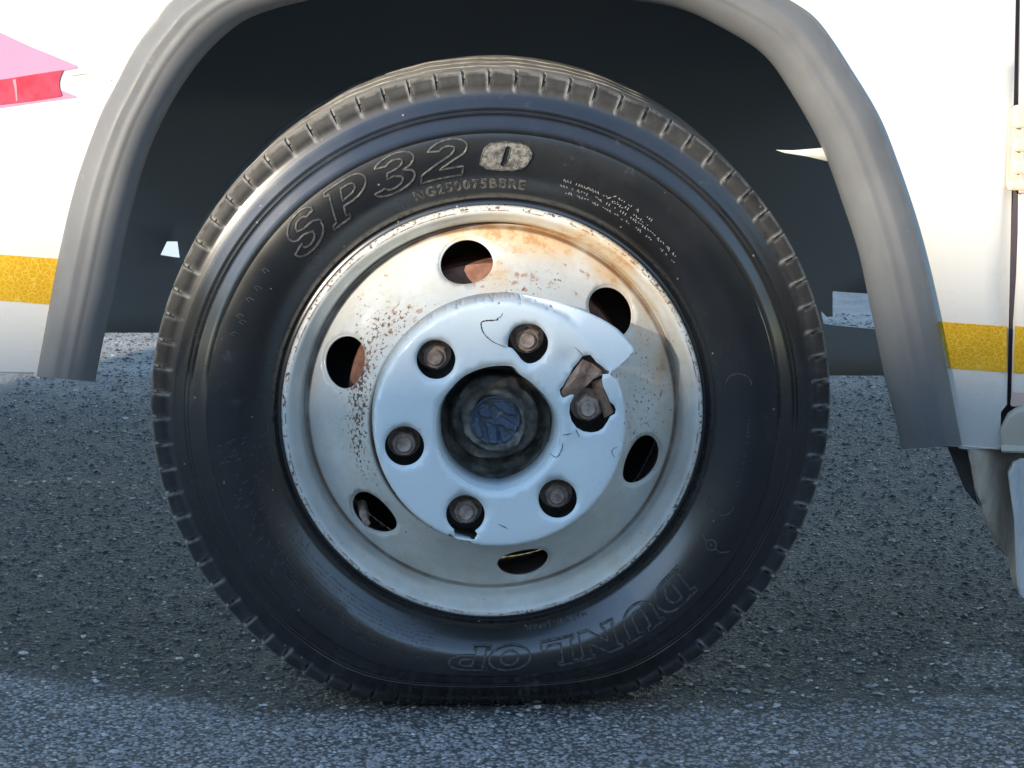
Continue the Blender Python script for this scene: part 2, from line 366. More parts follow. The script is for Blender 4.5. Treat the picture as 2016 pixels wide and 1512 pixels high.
# loose and embedded chips in the part of the surface the camera is close to
def chips():
    N = 60000
    x = rng.uniform(-.80, .85, N); y = -.35 + 2.75*rng.uniform(0, 1, N)**1.25
    NV = 8
    s = np.clip(rng.lognormal(-6.0, .42, N), .0011, .0068)
    big_ = rng.uniform(0, 1, N) < .004; s[big_] *= 1.5
    ang = rng.uniform(0, 2*pi, N); asp = rng.uniform(.5, 1.0, N); hh = rng.uniform(.25, .55, N)
    V = np.zeros((N, NV, 3)); ph = np.arange(7)*2*pi/7
    for k in range(7):
        q = ph[k]+rng.normal(0, .18, N); rr = s*(1+rng.normal(0, .16, N))
        px, py = rr*np.cos(q), rr*np.sin(q)*asp
        V[:, k, 0] = x + px*np.cos(ang) - py*np.sin(ang); V[:, k, 1] = y + px*np.sin(ang) + py*np.cos(ang)
        V[:, k, 2] = -.0005 + s*.2*rng.uniform(0, 1, N)
    V[:, 7, 0] = x+rng.normal(0, .25, N)*s; V[:, 7, 1] = y+rng.normal(0, .25, N)*s; V[:, 7, 2] = s*hh
    tri = np.array([(k, (k+1) % 7, 7) for k in range(7)], int)
    Fc = (tri[None]+(np.arange(N)*8)[:, None, None]).reshape(-1, 3)
    me = bpy.data.meshes.new('asphalt_chips'); me.from_pydata(V.reshape(-1, 3).tolist(), [], Fc.tolist()); me.update()
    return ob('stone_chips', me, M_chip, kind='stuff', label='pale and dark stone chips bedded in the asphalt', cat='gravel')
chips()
mk('bright_strip', [(-1.3,3.10,.004),(.0,3.10,.004),(.0,3.75,.004),(-1.3,3.75,.004)], [(0,1,2,3)], M_bright_strip, smooth=False, kind='structure', label='white strip added beyond the bus to brighten a hole in the well wall')  # added white sheet that makes the small well-wall hole look bright

# ---------------------------------------------------------------- unseen building added behind the camera so its roofline shades the lower wheel
SH_Z = 0.475                      # height on the bus side where the roofline's shadow ends
BY = -15.0
H = SH_Z + (-BY)*tan(SUN_EL)/(-cos(SUN_AZ))
bld = bpy.data.objects.new('shade_blocker', None); SC.collection.objects.link(bld); bld.location = (0, BY-3, 0)
bld['label'] = 'unseen long low building added to shade the lower bus side'; bld['category'] = 'building'
box('shade_blocker_wall', (0, -1.0, H/2-.1), (60, 8, H-.2), M_blocker_wall, bld)
box('shade_blocker_roof', (0, -1.0+.0, H-.1), (60.6, 8.0+.0, .2), M_blocker_roof, bld)
bld.location.y = BY-3.0

# ---------------------------------------------------------------- bus body
YP = -0.030
def tuck(z): return .035*max(0.0, (.60-z)/.25)**2 if z < .60 else 0.0
def onbody(px, py, out=0.0):
    p = at(px, py, YP)
    for _ in range(3): p = at(px, py, YP + tuck(p.z) - out)
    return p
bus = bpy.data.objects.new('minibus', None); SC.collection.objects.link(bus)
bus['label'] = 'white minibus side with grey wheel arch, yellow reflective tape and worn wheel'; bus['category'] = 'minibus'

O_px = [(72,741),(98,599),(116,503),(150,361),(196,232),(227,170),(268,93),(310,36),(341,0),(420,-48),(560,-88),(750,-108),(960,-112),(1150,-105),(1340,-82),(1465,-45),(1554,0),(1607,42),(1667,131),(1720,220),(1756,310),(1792,417),(1821,524),(1845,631),(1869,750),(1893,876)]
I_px = [(187,752),(206,655),(227,568),(253,439),(289,310),(330,217),(382,134),(439,72),(500,31),(609,0),(760,-24),(900,-31),(1050,-24),(1212,-4),(1335,16),(1432,60),(1506,110),(1560,185),(1619,292),(1661,405),(1690,494),(1708,577),(1723,649),(1741,738),(1762,821),(1775,885)]
NF = 200
# resample both edges so stations correspond left side, crown and right side
def stations(P, cuts):
    s = []; S_ = smooth_line(P, 10)
    for a, b_, n in cuts:
        seg = S_[a*10:b_*10+1]; s += resample(seg, n)[(0 if not s else 1):]
    return s
O = stations(O_px, [(0,8,70),(8,16,60),(16,25,72)]); I = stations(I_px, [(0,7,70),(7,15,60),(15,25,72)])
prof = [(-.004,-.005),(-.004,.006),(0,.010),(.03,.017),(.10,.024),(.20,.029),(.26,.0325),(.31,.033),(.38,.0322),(.45,.0325),(.50,.0335),(.54,.0332),(.575,.0318),(.60,.0310),(.63,.0306),(.70,.0288),(.80,.0240),(.90,.0150),(.96,.007),(1.0,-.006),(1.0,-.025),(1.004,-.05)]
vs = []; fs = []; m = len(prof)
for j, (o, i) in enumerate(zip(O, I)):
    for t, d in prof:
        px, py = lerp(o[0], i[0], t), lerp(o[1], i[1], t)
        w = .0005*sin(j*.11+2)
        vs.append(onbody(px, py, d+w))
for j in range(len(O)-1):
    for k in range(m-1): fs.append((j*m+k, (j+1)*m+k, (j+1)*m+k+1, j*m+k+1))
fs.append(tuple(range(m))); fs.append(tuple((len(O)-1)*m+k for k in range(m))[::-1])
flare = sharp(mk('wheel_arch_flare', vs, fs, M_flare, bus, label='weathered grey rubber wheel arch trim'), 50)

sill = lambda x: 745+(x-190)*.0787 if x > 0 else 730.0
GT, GB = (2009,-1500), (1984,795)       # seam between the panel and the door
gapx = lambda y: lerp(1996, 1986, (y-300)/480)
cut = [(x+ (6 if x < 960 else -6), y+5) for x, y in O]
left = [(-3030,-1500),(gapx(-1500)-4,-1500),(gapx(795)-4,795),(1970,810),(1968,sill(1968)-2)]
outer = left + [(1900,883)] + cut[::-1][0:] + [(60,sill(60))] + [(-3030,sill(-3030))]
v2, f2 = fill(outer, step=30)
panel = solid(mk('side_panel', [onbody(p.x, p.y) for p in v2], f2, M_body, bus, label='white painted side panel'), .003, 0, False)
# bottom return flange under the sill
def strip(name, top, bot, mat, th=.0, parent=bus, **kw):
    n = len(top); o = mk(name, list(top)+list(bot), [(i, i+1, n+i+1, n+i) for i in range(n-1)], mat, parent, **kw)
    if th: solid(o, th)
    return o
for a, b_, nm in ((-3030, 66, 'sill_flange'), (1850, 1968, 'sill_flange')):
    xs = [lerp(a, b_, i/20) for i in range(21)]
    T = [onbody(x, sill(x)-1, .002) for x in xs]
    strip(nm, T, [p+Vector((0, .035 if a < 0 else .028, -.002 if a < 0 else .001)) for p in T], M_alu if a > 0 else M_body, .002)
def decal(name, poly, mat, out=.0022, step=None, parent=bus, **kw):
    v, f = fill(poly, step=step); o = mk(name, [onbody(p.x, p.y, out) for p in v], f, mat, parent, smooth=False, **kw)
    return solid(o, .0006)
# yellow tape
ty0 = lambda x: 505+(x-50)*.0713
def tape(a, b_, par, cutleft=None, cutright=None):
    P = []
    for i in range(25):
        x = lerp(a, b_, i/24); P.append((x, ty0(x)-1.0*(i % 2)*0))
    Q = [(x, y+90) for x, y in P]
    if cutright: Q[-1] = (Q[-1][0]+cutright, Q[-1][1])
    if cutleft: Q[0] = (Q[0][0]+cutleft, Q[0][1])
    decal('reflective_tape', P+Q[::-1], M_yellow, parent=par, label='yellow honeycomb reflective tape')
tape(-1825, 115, bus, cutright=-15); tape(1846, 1982, bus, cutleft=22)
# arrow livery
decal('arrow_graphic', [(-420,-120),(-2,63),(60,92),(110,112),(150,129),(153,134),(125,139),(60,148),(0,157),(-700,270),(-700,-60)], M_mauve, label='mauve printed arrow graphic')
decal('arrow_graphic', [(0,213),(75,202),(152,192),(149,189),(119,177),(60,188),(0,200),(-700,300),(-700,330)], M_mauve, out=.0018)
decal('arrow_bar', [(0,157.5),(60,147.5),(122,138),(124,139),(119,149),(116,160),(116,172),(119,180),(122,187),(118,190),(60,199),(0,206),(-700,318),(-700,265)], M_red, out=.0032, label='red reflective bar with a pale scratch')
decal('scratch', [(25,157),(31,156),(33,172),(34.5,198),(32,200),(29,175)], M_redpale, out=.0039)
decal('peeled_edge', smooth_line([(139,149),(155,143),(172,142),(186,143),(200,150),(214,154),(220,160),(212,158),(199,154),(187,147),(172,145),(155,147)], 4, True), m_plain('peeled_film', (.62,.60,.53), .5).m, out=.0028)

# door to the right with its hinge, bottom edge and trim below
door_poly = [(gapx(-1500)+9,-1500),(3600,-1500),(3600,905),(2100,806),(gapx(795)+5,798)]
v2, f2 = fill(door_poly, step=60)
door = solid(mk('door', [onbody(p.x, p.y, .001) for p in v2], f2, M_body, bus, label='white cab door beside the wheel arch'), .004, 0, False)
decal('reflective_tape', [(1998,ty0(1998)-2),(3590,ty0(3590)),(3590,ty0(3590)+90),(1995,ty0(1995)+90)], M_yellow, parent=door, out=.0040)
decal('door_edge', [(1992,772),(2100,779),(3590,884),(3590,903),(2100,804),(1989,797)], M_edge, parent=door, out=.0045)
v2, f2 = fill([(1930,-1500),(2080,-1500),(2080,870),(1930,860)], step=80)
mk('door_seam', [onbody(p.x, p.y, -.014) for p in v2], f2, M_dark, bus)
tr = [(1986,818),(2000,808),(2016,803),(2060,803),(2100,808),(3600,920),(3600,1010),(2016,886),(1971,885),(1970,850)]
v2, f2 = fill(tr, step=30)
t_ = solid(mk('sill_trim', [onbody(p.x, p.y, .010) for p in v2], f2, M_beige, bus, label='beige plastic corner trim'), .012); bevel(t_, .003)
decal('trim_edge', [(1971,876),(2060,880),(3600,1000),(3600,1010),(2016,888),(1971,887)], M_alu, out=.0175)
# hinge
def hb(name, x0, y0, x1, y1, d0, d1, mat, par, bev=.0015):
    A = onbody(x0, y0, 0); B = onbody(x1, y1, 0)
    return box(name, ((A.x+B.x)/2, YP-(d0+d1)/2, (A.z+B.z)/2), (abs(B.x-A.x), abs(d1-d0), abs(A.z-B.z)), mat, par, bev=bev)
hinge = hb('door_hinge', 1993, 208, 2052, 362, .001, .006, M_hinge, bus, .002); hinge['label'] = 'cream painted door hinge'
for y0, y1 in ((205, 250), (268, 296), (312, 340), (352, 372)):
    hb('hinge_knuckle', 1990 if y1 < 370 else 1979, y0, 2040, y1, .004, .016, M_hinge, hinge, .004)
hb('hinge_leaf', 1985, 212, 1992, 366, .001, .005, M_edge, hinge, .001)
hb('hinge_pin', 2008, 200, 2020, 378, .008, .013, M_edge, hinge, .002)

# mud flap below the front sill
fpx = [(1904,880),(1912,920),(1920,965),(1931,1000),(1944,1032),(1962,1066),(1984,1098),(1990,1128),(1997,1156),(2016,1170),(2060,1176),(2110,1170),(2110,870)]
v2, f2 = fill(fpx, step=16)
def flapy(p): return at(p.x, p.y, .030+.012*sin(p.x*.045)+.00008*(p.y-880))
flap = solid(mk('mud_flap', [flapy(p) for p in v2], f2, M_flap, bus, label='dirty tan mud flap hanging below the sill'), .006)
v2, f2 = fill([(1978,922),(1986,900),(1998,893),(2110,890),(2110,1172),(2060,1177),(2016,1172),(1999,1158),(1994,1130),(1992,1098),(1988,1010)], step=16)
mk('mud_flap_edge', [flapy(p)+Vector((0,-.012-.010*max(0, min(1, (2030-p.x)/20)) , 0)) for p in v2], f2, M_flapedge, flap); solid(bpy.data.objects['mud_flap_edge'], .008)
v2, f2 = fill([(1866,880),(1912,880),(1935,1005),(1900,965),(1880,915)], step=20)
solid(mk('flap_bracket', [at(p.x, p.y, .065) for p in v2], f2, M_chassis, bus), .006)

# wheel well: back wall with its openings, arched shell, sunlight sliver, floor
YW = .95
wall_out = [(-420,-330),(2350,-330),(2350,742),(1500,738),(1500,655),(620,655),(-420,654)]
notch = [(1639,573),(1700,577),(1790,584),(1792,652),(1723,648),(1640,640),(1621,637),(1616,612),(1627,623),(1639,623)]
trap = [(329,475),(349.5,475),(354,507.5),(341,506),(316,502)]
v2, f2 = fill(wall_out, [notch, trap], step=90)
solid(mk('inner_well_wall', [at(p.x, p.y, YW) for p in v2], f2, M_liner, bus), .004)
shell = [i for i in I if (i[0] < 960 and i[1] < 490) or (i[0] > 960 and i[1] < 420)]
T = [Vector((p.x*1.035, p.y, .35+(p.z-.35)*1.035)) for p in (onbody(x, y, -.046) for x, y in shell)]
strip('arch_liner', T, [Vector((p.x*1.45, YW-.006, .35+(p.z-.35)*1.3)) for p in T], M_liner, .003)
for sx in (-1, 1):
    box('floor_pan', (sx*1.17, .85, .70), (.84, 1.62, .03), M_chassis, bus)
box('floor_pan', (0, 1.47, .96), (1.48, 1.0, .03), M_chassis, bus)
w3 = [(1528,295),(1560,296),(1619,291),(1632,318),(1590,308),(1545,301)]  # pale sheet standing in for a sliver of sunlight
v2, f2 = fill(w3); solid(mk('sun_sliver', [at(p.x, p.y, -.02+.02*(1630-p.x)/100) for p in v2], f2, M_alu, bus), .0015)

# ---------------------------------------------------------------- wheel
wheel = bpy.data.objects.new('wheel', None); SC.collection.objects.link(wheel); wheel.parent = bus; wheel.location = (0, 0, AX)
WC = Vector((0, 0, AX))
def loc(px, py, Y): return at(px, py, Y) - WC
RO = .378; HB = AX-.0010
SIDE = [(.2300,.022),(.2345,.0165),(.2375,.0120),(.2400,.0125),(.2420,.0140),(.2440,.0125),(.2455,.0090),(.2520,.0048),(.2580,.0013),(.2640,-.0022),(.2700,-.0054),(.2760,-.0082),(.2820,-.0102),(.2890,-.0114),(.2970,-.0118),(.3050,-.0112),(.3125,-.0099),(.3160,-.0090),(.3166,-.0078),(0.3172,-0.0066),(0.3240,-0.0026),(0.3310,0.0016),(0.3350,0.0040),(0.3357,0.0052),(0.3365,0.0056),(0.3373,0.0054),(0.3392,0.0066),(0.3399,0.0077),(0.3407,0.0082),(0.3415,0.0079),(0.3480,0.0118),(0.3550,0.0160),(.3590,.0176),(.3625,.0187)]
def side_y(r): return interp(r, SIDE)
def squash(v):
    x, y, z = v; r = hypot(x, z)
    if r < .236: return v
    u = z/r; t = min(1, (r-.236)/(RO-.236))
    k = 1 + t*(.0145*min(1, max(0, (u+.75)/.75)) - .004*max(0, -u-.75)/.25)
    x, z = x*k, z*k; r *= k
    if z >= 0: return (x, y, z)
    zo = r*z/r if t >= 1 else RO*z/r*k
    q = (-zo-HB)/.014; push = .014*(q if q > 20 else math.log1p(exp(q)))
    z2 = max(z + push*t, -HB)
    low = max(0.0, (-z/r-.80)/.20); bul = .009*low*sin(pi*min(1, t))
    return (x, y-bul if y < .119 else y+bul, z2)
# one rib block angle pattern
NB = 80; fr = [0, .018, .125, .143, .27, .40, .53, .66, .79, .90]
angs = []; tag_ = []
for k in range(NB):
    jit = .02*sin(k*1.7)
    for q, f in enumerate(fr): angs.append(2*pi*(k+f+(jit if q < 4 else 0))/NB); tag_.append(1 if q in (1, 2) else 0)
SHO = [(.3640,.0183),(.3680,.0187),(.3715,.0195),(.3745,.0206),(.3762,.0218),(.3774,.0235),(.3780,.0265)]
TRD = []
def ribs():
    y = .0275; out = []
    edges = [(.074,.082),(.119,.127),(.166,.174)]
    for a, b_ in edges:
        out += [(.3782, lerp(y, a, .5)), (.3784, a-.002), (.3758, a+.001), (.3758, b_-.001), (.3784, b_+.002)]; y = b_+.001
    return out
back = [(r_, .238-y_) for r_, y_ in (SIDE+SHO)[::-1]]
PR = SIDE+SHO+ribs()+back
nS = len(SIDE); nSh = len(SHO)
tagmap = {round(a, 9): t for a, t in zip(angs, tag_)}
SL = set(range(nS-0, nS+nSh))
def tfn(v, i, a):
    x, y, z = v; r = hypot(x, z); t = tagmap.get(round(a, 9), 0)
    if t and nS <= i < nS+nSh+1:
        k = i-nS; dep = [.0012,.0034,.0046,.0050,.0050,.0044,.0030,.0][k]
        nr = (r-dep*(.35 if k < 3 else .9)); ny = y+dep*(1.0 if k < 4 else .35)
        x, z = x*nr/r, z*nr/r; y = ny
    elif i >= nS+nSh+1 and y < .205:     # tread zigzag
        y += .0016*sin(a*NB)
        rr_ = r+.0005*sin(a*37)*sin(a*11+1); x, z = x*rr_/r, z*rr_/r
    return squash((x, y, z))
vs, fs = revolve(PR, angs, False, tfn)
NPF = len(PR)
lit_dustv = []  # dust on slits and edges, with the sun-facing slit wall painted brightest
for j_, a in enumerate(angs):
    q = j_ % len(fr)
    for i_ in range(NPF):
        v_ = 0.0
        if q in (2, 3) and nS-2 <= i_ < nS+nSh: v_ = 1.0 if q == 3 else .5
        elif q in (0,) and nS <= i_ < nS+nSh-2: v_ = .25
        if nS+nSh-3 <= i_ < nS+nSh-1: v_ = max(v_, .55)
        lit_dustv.append(v_*(1 if sin(a) > -.75 else max(.12, 1-(-.75-sin(a))*6)))
tyre = sharp(mk('tyre', vs, fs, M_tyre, wheel, label='worn black tyre with notched shoulder blocks'), 38)

at_ = tyre.data.attributes.new('lit_edge_dust', 'FLOAT', 'POINT'); at_.data.foreach_set('value', lit_dustv)

# rim: flange lip, barrel, gutter
RIM = [(.2300,.0235),(.2345,.0215),(.2362,.0180),(.2368,.0130),(.2364,.0090),(.2350,.0066),(.2330,.0058),(.2305,.0060),(.2285,.0070),(.2262,.0098),(.2240,.0140),(.2205,.0185),(.2180,.0225),(.2160,.0280),(.2148,.0350),(.2130,.0420),(.2105,.0445),(.2105,.0500),(.2070,.0700),(.2070,.1700),(.2300,.2250)]
vs, fs = revolve(RIM, ring(360), False, lambda v, i, a: (v[0], v[1]+.0003*sin(a*9)+.0002*sin(a*23), v[2]))
rim = sharp(mk('rim', vs, fs, M_rim, wheel, label='white steel rim with chipped rusty lip'), 60)

# disc with six vent holes
def disc_y(r):
    return interp(r, [(0.05,-.034),(.118,-.034),(.128,-.0325),(.137,-.0275),(.145,-.0205),(.155,-.0100),(.165,.0010),(.175,.0110),(.185,.0205),(.195,.0295),(.202,.0355),(.2060,.0395),(.2085,.0430),(.2110,.0440)])
HC = [(917,508,55,47),(1207,610,0,0),(1264,906,0,0),(1030,1107,0,0),(740,1007,0,0),(678,712,0,0)]
holes = []; RH = .176
hang = []
for px, py, *_ in HC:
    p = loc(px, py, .010); hang.append(atan2(p.z, p.x))
for a in hang:
    L = []
    for k in range(40):
        q = 2*pi*k/40; dr = .0225*cos(q); dt = .0315*sin(q)
        x, z = (RH+dr), dt
        s = (RH+dr)/hypot(x, z); x *= s; z *= s
        L.append((x*cos(a)-z*sin(a), x*sin(a)+z*cos(a)))
    holes.append(L)
circ = lambda r, n: [(r*cos(t), r*sin(t)) for t in ring(n)]
extra = []
for r_ in [.122,.128,.134,.140,.146,.152,.158,.164,.170,.176,.182,.188,.194,.199,.203,.206,.2085]:
    extra += circ(r_, 220)
v2, f2 = fill(circ(.2108, 240), holes+[circ(.062, 60)], extra=extra, mind=.0026)
disc = solid(mk('wheel_disc', [(p.x, disc_y(p.length), p.y) for p in v2], f2, M_disc, wheel, label='rust stained white wheel disc with six vent holes'), .0055)
# rolled edges of the vent holes
for a, L in zip(hang, holes):
    pts = []; n = len(L); R_ = .0022
    fs = []; 
    for k in range(n):
        x, z = L[k]; r_ = hypot(x, z); c0 = Vector((x, disc_y(r_)-.0006, z))
        nrm = (Vector((x/r_*.72, -.69, z/r_*.72)))
        xa, za = L[(k+1) % n]; xb, zb = L[k-1]
        tg = Vector((xa-xb, disc_y(hypot(xa, za))-disc_y(hypot(xb, zb)), za-zb)).normalized(); bn = nrm.cross(tg).normalized()
        for q in range(6):
            w = 2*pi*q/6; pts.append(c0+nrm*R_*cos(w)*.6+bn*R_*sin(w))
    for k in range(n):
        for q in range(6): fs.append((k*6+q, ((k+1) % n)*6+q, ((k+1) % n)*6+(q+1) % 6, k*6+(q+1) % 6))
    mk('vent_hole_edge', pts, fs, M_disc, wheel)
# brake drum behind the disc
vs, fs = revolve([(.03,.052),(.120,.052),(.150,.050),(.160,.052),(.1640,.057),(.1640,.135)], ring(160)); sharp(mk('brake_drum', vs, fs, M_drum, wheel, label='rust red brake drum behind the vent holes'), 30)
vs, fs = revolve([(.162,.135),(.207,.150)], ring(120)); mk('backing_plate', vs, fs, M_chassis, wheel)
# valve stem seen in the lower left vent
def tube(name, P, R, mat, par, n=12, caps=True, **kw):
    vs = []; fs = []
    for i, (p, r_) in enumerate(zip(P, R)):
        t = (Vector(P[min(i+1, len(P)-1)])-Vector(P[max(i-1, 0)])).normalized(); a = t.orthogonal().normalized(); b_ = t.cross(a)
        for k in range(n): w = 2*pi*k/n; vs.append(Vector(p)+a*r_*cos(w)+b_*r_*sin(w))
    for i in range(len(P)-1):
        for k in range(n): fs.append((i*n+k, i*n+(k+1) % n, (i+1)*n+(k+1) % n, (i+1)*n+k))
    fs.append(tuple(range(n))[::-1]); fs.append(tuple((len(P)-1)*n+k for k in range(n)))
    return sharp(mk(name, vs, fs, mat, par, **kw), 40)
p0 = loc(712, 992, .050); p1 = loc(722, 1030, .012)
tube('valve_stem', [p0, p0.lerp(p1, .6), p0.lerp(p1, .62), p1], [.0060,.0058,.0042,.0040], M_nut, wheel)

# wheel cover
YC = -.078
def L2(px, py): p = loc(px, py, YC); return (p.x, p.z)
def C3(x, y): return L2(700+x/2.853, 570+y/2.853)      # from the enlarged crop
cc0 = C3(795, 775)
def CF(cx, cy, r, n=36, a0=0): return [C3(cx+r*cos(t), cy-r*sin(t)) for t in ring(n)]
hub_hole = smooth_line([C3(*p) for p in [(445,720),(470,630),(520,560),(600,482),(700,437),(790,420),(885,425),(930,470),(1000,520),(1080,600),(1132,680),(1152,760),(1140,860),(1100,950),(1040,1030),(960,1090),(870,1130),(795,1142),(680,1122),(570,1060),(490,970),(450,860)]], 4, True)
keyh = CF(617,1262,110)
keyh = [C3(617+110*cos(t), 1262+108*sin(t)) for t in [radians(-235+ (290*k/30)) for k in range(31)]] + [C3(*p) for p in [(672,1358),(684,1370),(680,1384),(672,1392),(670,1404),(645,1408),(610,1406),(575,1402),(556,1394),(552,1385),(556,1372),(552,1356)]]
nh3 = [C3(*p) for p in smooth_line([(855,290),(870,240),(905,205),(960,192),(1020,200),(1060,235),(1082,285),(1075,340),(1040,390),(1000,412),(965,415),(935,398),(910,365),(880,332),(856,322)], 3, True)]
tear = [C3(*p) for p in [(1290,368),(1318,366),(1335,385),(1352,408),(1385,430),(1405,450),(1428,462),(1420,474),(1388,476),(1384,505),(1390,545),(1412,590),(1428,628),(1452,650),(1462,672),(1458,697),(1430,712),(1415,742),(1388,780),(1360,797),(1325,803),(1280,797),(1240,775),(1212,735),(1200,690),(1204,640),(1222,606),(1226,588),(1205,590),(1180,602),(1163,606),(1150,585),(1146,560),(1165,540),(1180,510),(1200,480),(1222,440),(1245,415),(1262,392),(1275,372)]]
ch_ = [hub_hole, keyh, nh3, tear, CF(452,393,111), CF(275,878,112), CF(1135,1175,110)]
ccx, ccz = C3(812, 764)     # centre of the cover front
def bump_at(t):
    d = math.degrees(t) % 360
    return interp(d, [(20.5,0),(23,-.005),(25.2,-.007),(25.5,-.004),(27.15,.0285),(29,.0290),(38,.0255),(48,.0185),(60,.010),(72,.004),(90,0)]) if 20.5 < d < 90 else 0.0
def rmax(t): return .1388 + bump_at(t)
Cc = (ccx, ccz)
def cov_y(r, t=0):
    y0 = interp(r, [(0,-.0800),(.060,-.0795),(.100,-.0790),(.122,-.0784),(.1310,-.0776),(.1345,-.0769),(.1361,-.0752),(.1372,-.0710),(.1380,-.0600),(.1386,-.0440),(.1390,-.0300),(.1410,-.0330),(.150,-.0380),(.168,-.0420)])
    b_ = min(1, max(0, bump_at(t)/.016))
    return y0 if r < .131 or b_ <= 0 else lerp(y0, -.0774+.62*(r-.131), b_**.6)
outl = [(Cc[0]+rmax(t)*cos(t), Cc[1]+rmax(t)*sin(t)) for t in sorted([radians(k*.8+.3) for k in range(450) if not 22 < k*.8+.3 < 30]+[radians(k) for k in (22.4,23,23.6,24.4,25.2,25.5,27.15,27.4,28.2,29,29.6)])]
extra = []
for r_ in [.104,.112,.118,.122,.1255,.1285,.1310,.1330]:
    extra += [(Cc[0]+r_*cos(t), Cc[1]+r_*sin(t)) for t in ring(170)]
for q_ in (.15,.3,.46,.62,.78,.9):
    extra += [(Cc[0]+lerp(.1335, rmax(t), q_)*cos(t), Cc[1]+lerp(.1335, rmax(t), q_)*sin(t)) for t in ring(200)]
v2, f2 = fill(outl, ch_, step=.0075, extra=extra, mind=.0040)
vs = []
dents = [(C3(1190,400), .012, .0035), (C3(780,220), .016, -.0016), (C3(1210,870), .018, .0022), (C3(1100,300), .02, -.002), (C3(560,1180), .03, .0008)]
for p in v2:
    x, z = p.x-Cc[0], p.y-Cc[1]; r_ = hypot(x, z); y = cov_y(r_, atan2(z, x))
    for (q, s_, h_) in dents: y += h_*exp(-((p.x-q[0])**2+(p.y-q[1])**2)/s_**2)
    # dished edge round each nut hole
    for (hx, hy) in ((452,393),(275,878),(1135,1175),(617,1262),(968,303)):
        q = C3(hx, hy); d = hypot(p.x-q[0], p.y-q[1]); y += .0022*exp(-(max(0, d-.0215)/.0030)**1.5)
    vs.append((p.x, y, p.y))
lipn = len(hub_hole); n0 = len(vs)
hx0, hz0 = C3(797, 780)
for lev, (s_, dy) in enumerate(((1.0, 0), (.985, .0035), (.955, .014), (.905, .034))):
    for (x, z) in hub_hole: vs.append((hx0+(x-hx0)*s_, cov_y(hypot(x-Cc[0], z-Cc[1]))+dy, hz0+(z-hz0)*s_))
f2 = list(f2)
for lev in range(3):
    for k in range(lipn): a = n0+lev*lipn; f2.append((a+k, a+(k+1) % lipn, a+lipn+(k+1) % lipn, a+lipn+k))
cover = solid(mk('wheel_cover', vs, f2, M_cover, wheel, label='pale plastic centre cover cracked and torn at its right'), .0022)
# cracks in the cover as thin recessed dark lines
def crack(P, w=.0005):
    P = smooth_line([C3(*p) for p in P], 4); vs = []; fs = []
    for i, (x, z) in enumerate(P):
        a = P[max(i-1, 0)]; b_ = P[min(i+1, len(P)-1)]; tx, tz = b_[0]-a[0], b_[1]-a[1]; l = hypot(tx, tz) or 1
        ww = w*(.35+.65*sin(pi*i/(len(P)-1)))*(1+.4*random.uniform(-1, 1))
        y = cov_y(hypot(x-Cc[0], z-Cc[1]))-.0016
        for (q, s_, h_) in dents: y += h_*exp(-((x-q[0])**2+(z-q[1])**2)/s_**2)
        vs += [(x-tz/l*ww, y, z+tx/l*ww), (x+tz/l*ww, y, z-tx/l*ww)]
    fs = [(2*i, 2*i+1, 2*i+3, 2*i+2) for i in range(len(P)-1)]
    mk('cover_crack', vs, fs, M_dark, wheel)
crack([(826,130),(815,150),(795,160),(800,166),(770,170),(735,172),(708,180),(705,200),(715,235),(740,265),(780,295),(850,322)], .0007)
crack([(1162,860),(1160,890),(1140,930),(1120,938),(1088,915)], .0005); crack([(1160,815),(1190,812),(1215,805)], .0004)
crack([(1236,782),(1246,805),(1258,830)], .0004); crack([(1475,880),(1445,895),(1440,915),(1455,942)], .0004)
crack([(800,1315),(830,1328),(858,1342)], .0004); crack([(1276,366),(1262,352),(1230,320)], .0004)
# rusty fold inside the tear
def T3(x, y, d): p = loc(700+x/2.853, 570+y/2.853, d); return p
tv = [T3(1155,575,-.0770), T3(1200,490,-.0765), T3(1275,392,-.0760), T3(1330,415,-.0700), T3(1380,455,-.0710), T3(1384,478,-.0700), T3(1340,500,-.0760), T3(1290,545,-.0690), T3(1240,590,-.0660), T3(1168,602,-.0740), T3(1235,500,-.0800), T3(1300,470,-.0735)]
tf = [(0,1,10),(1,2,10),(2,11,10),(2,3,11),(3,4,11),(4,5,6),(4,6,11),(6,7,11),(7,10,11),(7,8,10),(8,9,10),(9,0,10)]
solid(mk('torn_fold', tv, tf, M_torn, wheel, smooth=False, label='bent rusty brown fold in the torn cover'), .0015)
tv = [T3(1384,500,-.066), T3(1392,560,-.064), T3(1430,640,-.064), T3(1448,690,-.060), T3(1400,720,-.052), T3(1370,640,-.050), T3(1330,560,-.052), T3(1330,520,-.060)]
solid(mk('torn_fold', tv, [(0,1,7),(1,6,7),(1,2,5),(1,5,6),(2,3,4),(2,4,5)], M_torn, wheel, smooth=False), .0015)

